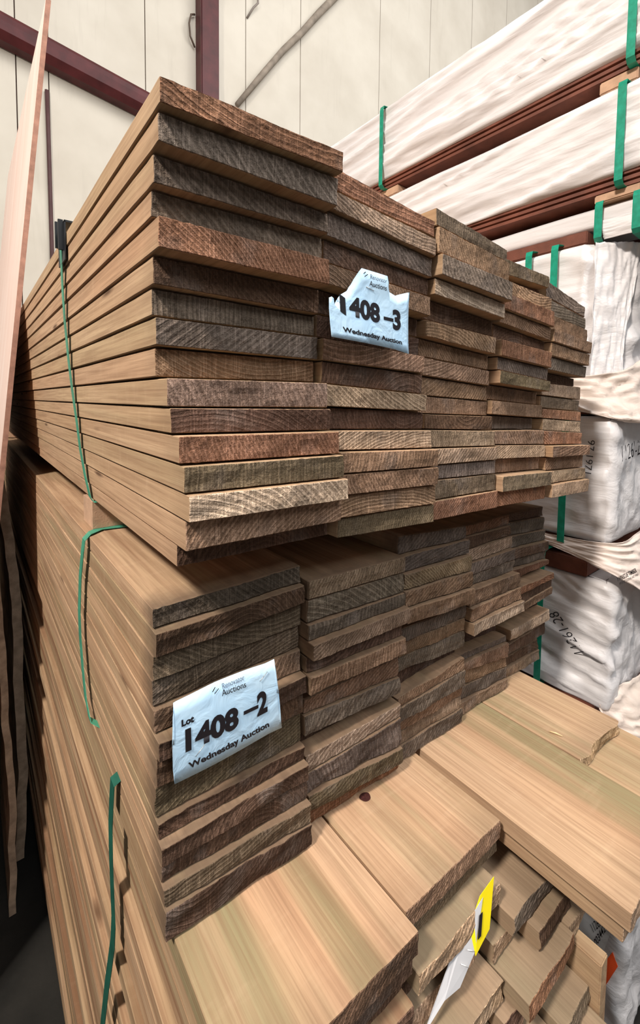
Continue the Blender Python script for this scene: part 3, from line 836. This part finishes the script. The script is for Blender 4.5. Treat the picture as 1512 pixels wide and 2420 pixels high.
# bearers and hardwood between the packs
def brr(x0, x1, y0, y1, z0, z1, label, m=M_BEAR, group='bearers between the wrapped packs'):
    o = box('timber_bearer', x0, x1, y0, y1, z0, z1, m, bevel=.003); return tag(o, label, 'bearer', group)
brr(X + .012, 2.36, .885, .985, .905, .939, 'pale block under the top wrapped pack beside the thin green strap')
brr(X + .012, 2.36, .02, .115, .905, .939, 'pale block under the top wrapped pack at the right edge of the frame')
brr(X + .012, 2.36, .0, .115, .596, .620, 'pale block under the second wrapped pack at the right edge')
brr(X + .012, 2.36, .13, .40, .489, .527, 'dark red board lying on the pack with the folded end', M_HARD)
brr(X + .012, 2.36, .10, .19, -.024, .008, 'bearer hidden under the pack with the folded end', M_HARD)
brr(X + .02, 2.34, .08, 1.3, -.445, -.409, 'dark red hardwood boards under the pack marked 97.1971', M_HARD)
brr(X + .0, 2.34, .085, .22, -.518, -.470, 'red-brown bearer end under the drooping wrap, beside the strap', M_HARD)
brr(X + .02, 2.34, .3, .42, -.518, -.447, 'pale bearer deeper in the gap above the creased pack')
brr(X + .0, 2.34, .05, .2, -1.016, -.909, 'bearer beneath the creased wrapped pack', M_HARD)
brr(1.10, 2.34, .1, .25, -1.75, -1.624, 'floor bearer under the lowest wrapped pack')
# drooping flaps of wrap
drape('wrap_flap', [[(1.285, .30, .10), (1.285, .135, .085), (1.34, .045, .10), (1.45, .0, .155), (1.75, -.02, .22)],
                    [(1.29, .26, .035), (1.282, .125, .03), (1.34, .03, .03), (1.47, -.03, .05), (1.75, -.06, .06)],
                    [(1.295, .22, .02), (1.275, .10, -.02), (1.33, .01, -.045), (1.45, -.03, -.055), (1.75, -.05, -.06)],
                    [(1.295, .22, .005), (1.285, .12, -.02), (1.36, .05, -.03), (1.5, .02, -.03), (1.75, .01, -.03)]], M_WRAP2, p4, 3, .03)
drape('end_flap', [[(1.303, .108, .478), (1.36, .060, .480), (1.408, .022, .478)],
                   [(1.300, .105, .33), (1.35, .060, .33), (1.385, .030, .33)],
                   [(1.300, .105, .17), (1.34, .066, .17), (1.36, .040, .17)],
                   [(1.298, .105, .03), (1.33, .060, .01), (1.345, .030, .04)]], M_WRAP, p4, 8, .012)
drape('wrap_flap', [[(1.29, .30, -.40), (1.29, .20, -.41), (1.305, .02, -.395), (1.45, -.01, -.37), (1.8, -.02, -.38)],
                    [(1.285, .26, -.425), (1.283, .16, -.43), (1.30, .01, -.43), (1.46, -.04, -.43), (1.8, -.08, -.44)],
                    [(1.285, .22, -.44), (1.28, .12, -.455), (1.29, .0, -.490), (1.42, -.06, -.565), (1.8, -.14, -.72)]], M_WRAP2, p5, 12, .014)
drape('wrap_flap', [[(1.31, .06, -.86), (1.42, .0, -.84), (1.75, -.02, -.84)],
                    [(1.30, .03, -.93), (1.42, -.06, -.93), (1.75, -.10, -.95)],
                    [(1.32, .03, -1.0), (1.40, -.08, -1.0), (1.75, -.14, -1.02)]], M_WRAP2, p6, 14, .02)

# ---------------------------------------------------------------- green straps
def strap(name, pts, label, width=.016, m=None, wd=(0, 1, 0), outs=None, group='green straps', thick=.0009):
    if outs is None: outs = [(-1, 0, 0)] * len(pts)
    o = ribbon(name, pts, wd, width, thick, outs, m or M_STRAP)
    return tag(o, label, 'strap', group)
u = [(.99, .44, .300), (.6, .44, .302), (.19, .44, .299), (-.012, .425, .290), (-.0262, .415, .280), (-.0250, .41, .262), (-.0228, .4202, .2315), (-.0192, .4378, .1872), (-.0155, .4484, .1396), (-.0102, .4545, .0753), (-.0061, .4518, .0236), (-.0019, .4432, -.0282), (.0022, .4380, -.0806), (.0057, .4220, -.1243), (.0089, .400, -.1600), (.012, .39, -.1665), (.06, .385, -.1675)]
uo = [(0, 0, 1)] * 3 + [(-.3, 0, 1)] + [(-1, 0, 0)] * 11 + [(-1, 0, -1), (0, 0, -1)]
strap('plastic_strap', u, 'dull green strap down the side of the upper timber pack, from the black corner guard', .017, M_STRAP2, outs=uo)
lo = [(.19, .395, -.2175), (.066, .394, -.2178), (.026, .401, -.2178), (.004, .382, -.2178), (-.0068, .372, -.224), (-.0085, .3744, -.2422), (-.0085, .400, -.2959), (-.0085, .4150, -.3611), (-.0085, .4120, -.404), (-.0085, .3955, -.4551), (-.0085, .3753, -.4967), (-.0085, .3442, -.5154), (.004, .325, -.520)]
lo_o = [(0, 0, 1)] * 3 + [(-.5, 0, 1), (-1, 0, .6)] + [(-1, 0, 0)] * 8
strap('plastic_strap', lo, 'green strap over the top and down the side of the lower timber pack', .020, M_STRAP2, outs=lo_o)
bo = [(.010, .205, -.515), (-.0075, .2049, -.5228), (-.0085, .2094, -.5585), (-.009, .2140, -.5935), (-.009, .2146, -.6384), (-.009, .2106, -.686), (-.009, .2062, -.7311), (-.009, .2133, -.7706), (-.009, .2341, -.8281), (-.009, .2558, -.8864), (-.009, .2902, -.9913), (-.009, .35, -1.2), (-.004, .40, -1.6)]
strap('plastic_strap', bo, 'dark green strap down the side of the bottom pile', .020, mat_plain('dark_green_strap', (.012, .09, .06), .5, .3, 40))
# corner guard
bm = bmesh.new()
box_bm(bm, -.0235, -.0215, .385, .445, .228, .288); box_bm(bm, -.0235, .03, .385, .445, .2865, .2895)
box_bm(bm, -.0305, -.0235, .395, .400, .245, .292); box_bm(bm, -.0305, -.0235, .425, .430, .255, .297)
o = from_bm('corner_guard', bm, M_BLACK); tag(o, 'black plastic corner guard under the strap at the top of the upper pack', 'corner guard')
xs = X - .022
def vstrap(y, z1, z0, label, w=.021, x=xs, m=None, top=.3):
    pts = [(x + top, y, z1 + .004), (x + .03, y, z1 + .006), (x + .004, y, z1 + .002), (x, y, z1 - .012), (x, y, (z0 + z1) / 2), (x, y, z0 + .01), (x + .012, y, z0), (x + .2, y, z0 - .002)]
    out = [(0, 0, 1), (0, 0, 1), (-1, 0, 1), (-1, 0, 0), (-1, 0, 0), (-1, 0, 0), (-1, 0, -1), (0, 0, -1)]
    return strap('plastic_strap', pts, label, w, m, outs=out)
vstrap(.955, 1.276, .939, 'thin green strap on the far part of the topmost wrapped pack')
vstrap(.030, 1.276, .939, 'green strap on the topmost wrapped pack at the right frame edge')
vstrap(.045, .894, .620, 'green strap on the second wrapped pack near its crumpled end')
vstrap(.10, .597, .486, 'left green strap of the two on the slim wrapped pack', x=X + .006)
vstrap(.005, .597, .486, 'right green strap of the two on the slim wrapped pack', x=X + .006)
vstrap(.205, .492, .02, 'bright green strap on the pack with the folded end, nearer the camera', x=X - .028)
vstrap(.285, .492, .02, 'glossy reflecting green strap on the pack with the folded end, further back', x=X - .028)
vstrap(.155, -.024, -.43, 'green strap on the pack marked 97.1971')
vstrap(.205, -.464, -.91, 'green strap on the creased pack, over the red-brown bearer end', x=X - .032)

# ---------------------------------------------------------------- paper, text
def text_mesh(s, bold=0.0):
    cu = bpy.data.curves.new('t', 'FONT'); cu.body = s; cu.size = 1; cu.offset = bold; cu.resolution_u = 4
    o = bpy.data.objects.new('t', cu); C.objects.link(o)
    dg = bpy.context.evaluated_depsgraph_get()
    me = bpy.data.meshes.new_from_object(o.evaluated_get(dg))
    bpy.data.objects.remove(o)
    return me
def text_on(name, s, p0, p1, p2, m, parent, bold=0.0, warp=None, subdiv=0, lift=(0, 0, 0)):
    """text whose baseline runs p0->p1 and whose cap height reaches p2 above p0"""
    me = text_mesh(s, bold)
    xs_ = [v.co.x for v in me.vertices]
    x0, x1 = min(xs_), max(xs_); cap = .70 if not s == '-' else None
    ys_ = [v.co.y for v in me.vertices]
    if s == '-': y0, y1 = min(ys_), max(ys_)
    elif any(c in 'yp,g' for c in s): y0, y1 = 0, .70
    else: y0, y1 = min(ys_), max(ys_)
    p0, p1, p2 = Vector(p0), Vector(p1), Vector(p2)
    for v in me.vertices:
        a = (v.co.x - x0) / (x1 - x0); b = (v.co.y - y0) / (y1 - y0)
        q = p0 + (p1 - p0) * a + (p2 - p0) * b
        if warp: q = warp(q)
        v.co = q + Vector(lift)
    me.name = name
    return link(name, me, m, parent)
def card(label, outline, Y, bow, warp, hole=None):
    from mathutils.geometry import tessellate_polygon
    root = empty('lot_card', (outline[0][0], Y, outline[0][1])); tag(root, label, 'auction card', 'pale blue lot cards')
    inv = Matrix.Translation(-Vector(root.location))
    bm = bmesh.new()
    vs = [bm.verts.new((x, Y, z)) for x, z in outline]
    f = bm.faces.new(vs)
    bmesh.ops.triangulate(bm, faces=[f])
    bmesh.ops.subdivide_edges(bm, edges=list(bm.edges), cuts=5, use_grid_fill=True)
    for v in bm.verts: v.co = warp(v.co)
    for f in bm.faces: f.smooth = True
    o = from_bm('paper', bm, M_PAPER, root)
    o.matrix_parent_inverse = inv
    md = o.modifiers.new('solid', 'SOLIDIFY'); md.thickness = .0004; md.offset = 1
    return root, inv
C1= [(0.2315, 0.1711), (0.2778, 0.1699), (0.2815, 0.1622), (0.2819, 0.1487), (0.2839, 0.1509), (0.296, 0.1481), (0.3046, 0.1499), (0.3253, 0.1571), (0.3213, 0.1399), (0.322, 0.1204), (0.3254, 0.0738), (0.2939, 0.0777), (0.2476, 0.0803), (0.1855, 0.0833), (0.1831, 0.0991), (0.1817, 0.1157), (0.182, 0.1283), (0.1859, 0.1301), (0.1889, 0.1285), (0.19, 0.121), (0.197, 0.1071), (0.2068, 0.1118), (0.2032, 0.1174), (0.1968, 0.1212), (0.1949, 0.1294), (0.1994, 0.1343), (0.2092, 0.1402), (0.2127, 0.1416), (0.221, 0.1478), (0.2245, 0.1523), (0.2316, 0.1667)]
C2= [(0.0128, -0.3168), (0.0156, -0.3161), (0.0617, -0.3143), (0.1052, -0.3163), (0.1288, -0.3179), (0.1417, -0.3168), (0.1451, -0.3614), (0.1476, -0.3625), (0.151, -0.3817), (0.155, -0.4139), (0.1354, -0.4122), (0.072, -0.411), (0.0143, -0.4103), (0.0122, -0.3929), (0.0109, -0.3614), (0.0129, -0.3618), (0.0135, -0.3443), (0.0128, -0.3252)]
T1= [('1', (0.1983, -0.024, 0.1146), (0.2074, -0.024, 0.1106), (0.1971, -0.024, 0.1353)), ('408', (0.2127, -0.024, 0.1108), (0.266, -0.024, 0.1079), (0.2123, -0.024, 0.1355)), ('-', (0.2733, -0.024, 0.1139), (0.2928, -0.024, 0.1135), (0.2731, -0.024, 0.1181)), ('3', (0.2917, -0.024, 0.1033), (0.3084, -0.024, 0.1032), (0.2909, -0.024, 0.1303)), ('Wednesday Auction', (0.2025, -0.024, 0.0912), (0.3104, -0.024, 0.0856), (0.2016, -0.024, 0.0967)), ('Auctions', (0.2464, -0.024, 0.1525), (0.2781, -0.024, 0.1514), (0.2463, -0.024, 0.1589)), ('Renovator', (0.2475, -0.024, 0.1612), (0.2778, -0.024, 0.1608), (0.2467, -0.024, 0.1665))]
T2= [('Lot', (0.0209, 0.026, -0.3459), (0.0351, 0.026, -0.3463), (0.0209, 0.026, -0.3383)), ('1408', (0.0253, 0.026, -0.3775), (0.0908, 0.026, -0.3803), (0.0246, 0.026, -0.3501)), ('-', (0.0975, 0.026, -0.3685), (0.1182, 0.026, -0.3695), (0.0975, 0.026, -0.3638)), ('2', (0.117, 0.026, -0.3804), (0.1318, 0.026, -0.3803), (0.1158, 0.026, -0.3501)), ('Wednesday Auction', (0.03, 0.026, -0.3995), (0.1353, 0.026, -0.402), (0.0284, 0.026, -0.3918)), ('Auctions', (0.0698, 0.026, -0.3337), (0.1018, 0.026, -0.3363), (0.0692, 0.026, -0.3264)), ('Renovator', (0.0711, 0.026, -0.3261), (0.1001, 0.026, -0.327), (0.0701, 0.026, -0.3192))]
ST1=[(0.2354, -0.024, 0.1652), (0.2384, -0.024, 0.1678), (0.2373, -0.024, 0.1621), (0.2423, -0.024, 0.1656)]
ST2=[(0.0581, 0.026, -0.3237), (0.0617, 0.026, -0.3197), (0.0607, 0.026, -0.3268), (0.0659, 0.026, -0.323)]
SP1=[(0.2407, -0.026, 0.1503), (0.2542, -0.026, 0.1476)]
SP2=[[(0.121, 0.024, -0.3365), (0.1312, 0.024, -0.3286)],[(0.037, 0.024, -0.3878), (0.0469, 0.024, -0.3787)]]

def warp1(q):
    x, z = q[0] - .25, q[2] - .11
    return Vector((q[0], q[1] - .0014 * math.cos(x * 30) + .0013 * math.sin(z * 40 + x * 12) - max(0, z - .04) * .06, q[2]))
def warp2(q):
    x, z = q[0] - .08, q[2] + .36
    return Vector((q[0], q[1] + .0016 * math.sin(x * 34 + z * 20) - .0012 * math.cos(z * 60), q[2]))
for C_, Y_, W_, T_, lab, stripes, stp, edge in (
        (C1, -.024, warp1, T1, 'torn pale blue lot card reading 1408-3 stapled to the upper timber pack', ST1, [SP1], None),
        (C2, .026, warp2, T2, 'creased pale blue lot card reading 1408-2 stapled to the lower timber pack', ST2, SP2, None)):
    root, inv = card(lab, C_, Y_, 0, W_)
    for (s, a, b, c_) in T_:
        o = text_on('printed_text', s, a, b, c_, M_INKG if s == 'Renovator' else M_INK, root,
                    bold=.045 if s[0] in '1423L-' else (.03 if s[0] == 'W' else .0), warp=W_, lift=(0, -.0008, 0))
        o.matrix_parent_inverse = inv
    for i in (0, 2):
        a, b = Vector(stripes[i]), Vector(stripes[i + 1]); d = Vector((.0006, 0, -.0002))
        o = mesh('printed_stripe', [W_(a - d) + Vector((0, -.0008, 0)), W_(a + d) + Vector((0, -.0008, 0)), W_(b + d) + Vector((0, -.0008, 0)), W_(b - d) + Vector((0, -.0008, 0))], [(0, 1, 2, 3)], M_INK, root)
        o.matrix_parent_inverse = inv
    for (a, b) in stp:
        a = W_(Vector(a)) + Vector((0, .0008, 0)); b = W_(Vector(b)) + Vector((0, .0008, 0)); f = Vector((0, .006, 0))
        o = tube('staple', [a + f, a, b, b + f], .00035, M_STEEL, root, 6); o.matrix_parent_inverse = inv
# yellow and grey folded tag on the dark plank end
root = empty('folded_tag', (.30, -.128, -.64)); tag(root, 'folded yellow and grey tag stapled to the dark plank end below the knotty plank', 'tag')
inv = Matrix.Translation(-Vector(root.location))
Yt = -.125
o = mesh('yellow_face', [(.4072, Yt - .004, -.655), (.389, Yt - .010, -.713), (.352, Yt - .012, -.720), (.352, Yt - .002, -.690), (.379, Yt, -.667)], [(0, 1, 2, 3, 4)], M_YEL, root)
o.matrix_parent_inverse = inv
fix_normals(o); o.modifiers.new('s', 'SOLIDIFY').thickness = .0005
o = mesh('grey_face', [(.3825, Yt - .003, -.669), (.352, Yt - .011, -.716), (.318, Yt - .012, -.735), (.291, Yt - .008, -.733), (.255, Yt - .004, -.750), (.318, Yt, -.700), (.352, Yt, -.684)], [(0, 1, 2, 3, 4, 5, 6)], mat_plain('grey_tag_back', (.52, .51, .52), .5, .05), root)
o.matrix_parent_inverse = inv
fix_normals(o); o.modifiers.new('s', 'SOLIDIFY').thickness = .0005
o = text_on('printed_mark', '1', (.358, Yt - .0105, -.704), (.366, Yt - .0108, -.704), (.369, Yt - .0055, -.682), M_INK, root, .04, lift=(0, -.0006, 0)); o.matrix_parent_inverse = inv
for a, b in (((.338, Yt - .009, -.703), (.349, Yt - .012, -.711)), ((.325, Yt - .008, -.713), (.336, Yt - .0125, -.722))):
    o = tube('staple', [a, b], .0005, M_WHITEP, root, 6); o.matrix_parent_inverse = inv

# writing on the wraps (children of their packs), laid onto the plastic itself
from mathutils.bvhtree import BVHTree
def lay_on(o, targets, d, lift=.0012):
    d = Vector(d).normalized()
    trees = []
    for t in targets:
        trees.append(BVHTree.FromPolygons([v.co for v in t.data.vertices], [tuple(p.vertices) for p in t.data.polygons]))
    off = []
    for v in o.data.vertices:
        st = v.co - d * .15; best = None
        for tr in trees:
            h = tr.ray_cast(st, d, .5)
            if h[0] is not None and (best is None or h[3] < best): best = h[3]
        if best is not None: v.co = st + d * (best - lift)
    return o
def kids(p): return [c for c in p.children if c.name.startswith('wrap')]
def hand(s, p0, p1, p2, parent, d, m=M_INK, bold=-.012, name='handwriting'):
    return lay_on(text_on(name, s, p0, p1, p2, m, parent, bold), kids(parent), d)
hand('97.1971', (X, .098, -.100), (X, .104, -.200), (X, .079, -.101), p5, (1.45, .51, -.15))
hand("1126'-20", (1.346, .02, -.160), (1.531, .02, -.147), (1.333, .02, -.112), p5, (1.58, .44, -.14))
hand('11261-28', (X, .082, -.749), (X, .164, -.654), (X, .109, -.769), p6, (1.45, .54, -.70))
hand('PARKSIDE TIMBER', (1.1894, -.03, -.4636), (1.3455, -.03, -.4757), (1.176, -.03, -.4480), p5, (1.33, .38, -.47), bold=.02, name='printed_text')
hand('IMPORTED FLOORING AND TIMBER', (1.203, -.03, -.478), (1.36, -.03, -.489), (1.200, -.03, -.470), p5, (1.33, .38, -.47), bold=0, name='printed_text')
# delivery label and orange tag on the lowest pack
xl = 1.05 - .014
bmq = bmesh.new()
qs = [bmq.verts.new(v) for v in ((xl, -.010, -1.352), (xl, -.082, -1.356), (xl, -.100, -1.262), (xl, -.050, -1.250))]
bmq.faces.new(qs); bmesh.ops.subdivide_edges(bmq, edges=list(bmq.edges), cuts=12, use_grid_fill=True)
lab = lay_on(from_bm('paper_label', bmq, M_WHITEP, p7), kids(p7), (1.2, .36, -1.3), .0014)
for s_, a_, b_, c_, bo_ in (('1126.1.2', (xl, -.0614, -1.3139), (xl, -.086, -1.2592), (xl, -.0528, -1.3006), 0), ('300344296', (xl, -.0655, -1.3564), (xl, -.0939, -1.2623), (xl, -.0592, -1.3437), .01)):
    lay_on(text_on('printed_text', s_, a_, b_, c_, M_INK, p7, bo_), kids(p7), (1.2, .36, -1.3), .0024)
og = mesh('orange_tag', [(xl - .002, -.1039, -1.3188), (xl - .004, -.1167, -1.3412), (xl - .004, -.091, -1.4258), (xl - .002, -.0903, -1.3574)], [(0, 1, 2, 3)], M_ORANGE)
lay_on(og, kids(p7), (1.2, .32, -1.35), .002)
og.modifiers.new('s', 'SOLIDIFY').thickness = .001
tag(og, 'bright orange tag stuck on the lowest white wrapped pack', 'tag')

# ---------------------------------------------------------------- upright sheets leaning on the packs at left
def sheet(name, edge, thick, depth, mats, label, seed, wob=0.0, dx=0.0):
    """upright sheet: edge = [(x, z)...] of its near right arris at y0"""
    root = None
    y0 = edge[0]; pts = edge[1]
    verts, faces, mi = [], [], []
    n = len(pts)
    for k, (x, z) in enumerate(pts):
        w = noise.noise((z * 9, seed, 0)) * wob
        for (ddx, dy) in ((0, 0), (-thick, 0), (-thick + dx, depth), (dx, depth)):
            verts.append((x + ddx + (w if dy == 0 else 0), y0 + dy + (abs(w) * 1.5 if dy == 0 else 0), z))
    for k in range(n - 1):
        a, b = k * 4, (k + 1) * 4
        for q in range(4):
            faces.append((a + q, a + (q + 1) % 4, b + (q + 1) % 4, b + q)); mi.append(1 if q == 0 else 0)
    faces.append((3, 2, 1, 0)); mi.append(1); t = (n - 1) * 4
    faces.append((t, t + 1, t + 2, t + 3)); mi.append(1)
    o = fix_normals(mesh(name, verts, faces, mats, None, midx=mi))
    return tag(o, label, 'sheet', 'upright sheets at left')
def mat_primed():
    n = N('pink_primed_face', .55, .3); o = n.obj()
    c = n.mix(n.mapr(n.noise(n.vscale(o, (20, 14, 1.2)), 1, 4), .35, .7, 0, 1), (.80, .58, .49), (.86, .68, .60))
    return n.done(c, n.bump(n.noise(o, 200, 2), .05, .001))
M_PINK = mat_primed(); M_PEDGE = mat_plain('sheet_edge_brown', (.30, .155, .11), .8, .25, 40, .3)
zt = [1.107 - i * .15 for i in range(18)]
zt = [z for z in zt if z > -1.4] + [-1.74]
sheet('leaning_sheet', (1.05, [(.0610 - (1.107 - z) * .1050, z) for z in zt]), .0125, 1.25, [M_PINK, M_PEDGE], 'tall pinkish primed sheet with brown edge leaning at far left', 2, .0008, dx=-.012)
M_ROUGH = mat_plain('rough_brown_sheet', (.42, .30, .20), .85, .35, 18, .5)
M_ROUGH2 = mat_plain('rough_brown_sheet_edge', (.46, .33, .23), .85, .3, 30, .5)
def rough(y0, ctrl, th, dep, label, seed):
    pts = []
    for (a, b) in zip(ctrl[:-1], ctrl[1:]):
        for i in range(8):
            t = i / 8; pts.append((a[0] + (b[0] - a[0]) * t, a[1] + (b[1] - a[1]) * t))
    pts.append(ctrl[-1])
    return sheet('rough_sheet', (y0, pts), th, dep, [M_ROUGH, M_ROUGH2], label, seed, .008)
rough(1.5, [(-.054, -.29), (-.046, -.39), (-.022, -.632), (-.012, -.846), (-.018, -1.039), (-.013, -1.208), (-.012, -1.461), (-.03, -1.745)], .03, .9, 'rough brown sheet with wavy edge standing behind the pinkish sheet', 4)
rough(1.30, [(-.086, -.56), (-.083, -.62), (-.075, -.85), (-.07, -1.1), (-.06, -1.35), (-.07, -1.745)], .02, .5, 'second rough brown sheet, left of the wavy-edged one', 9)
# the added out-of-view slab beside the aisle keeps the far-left gap in shade
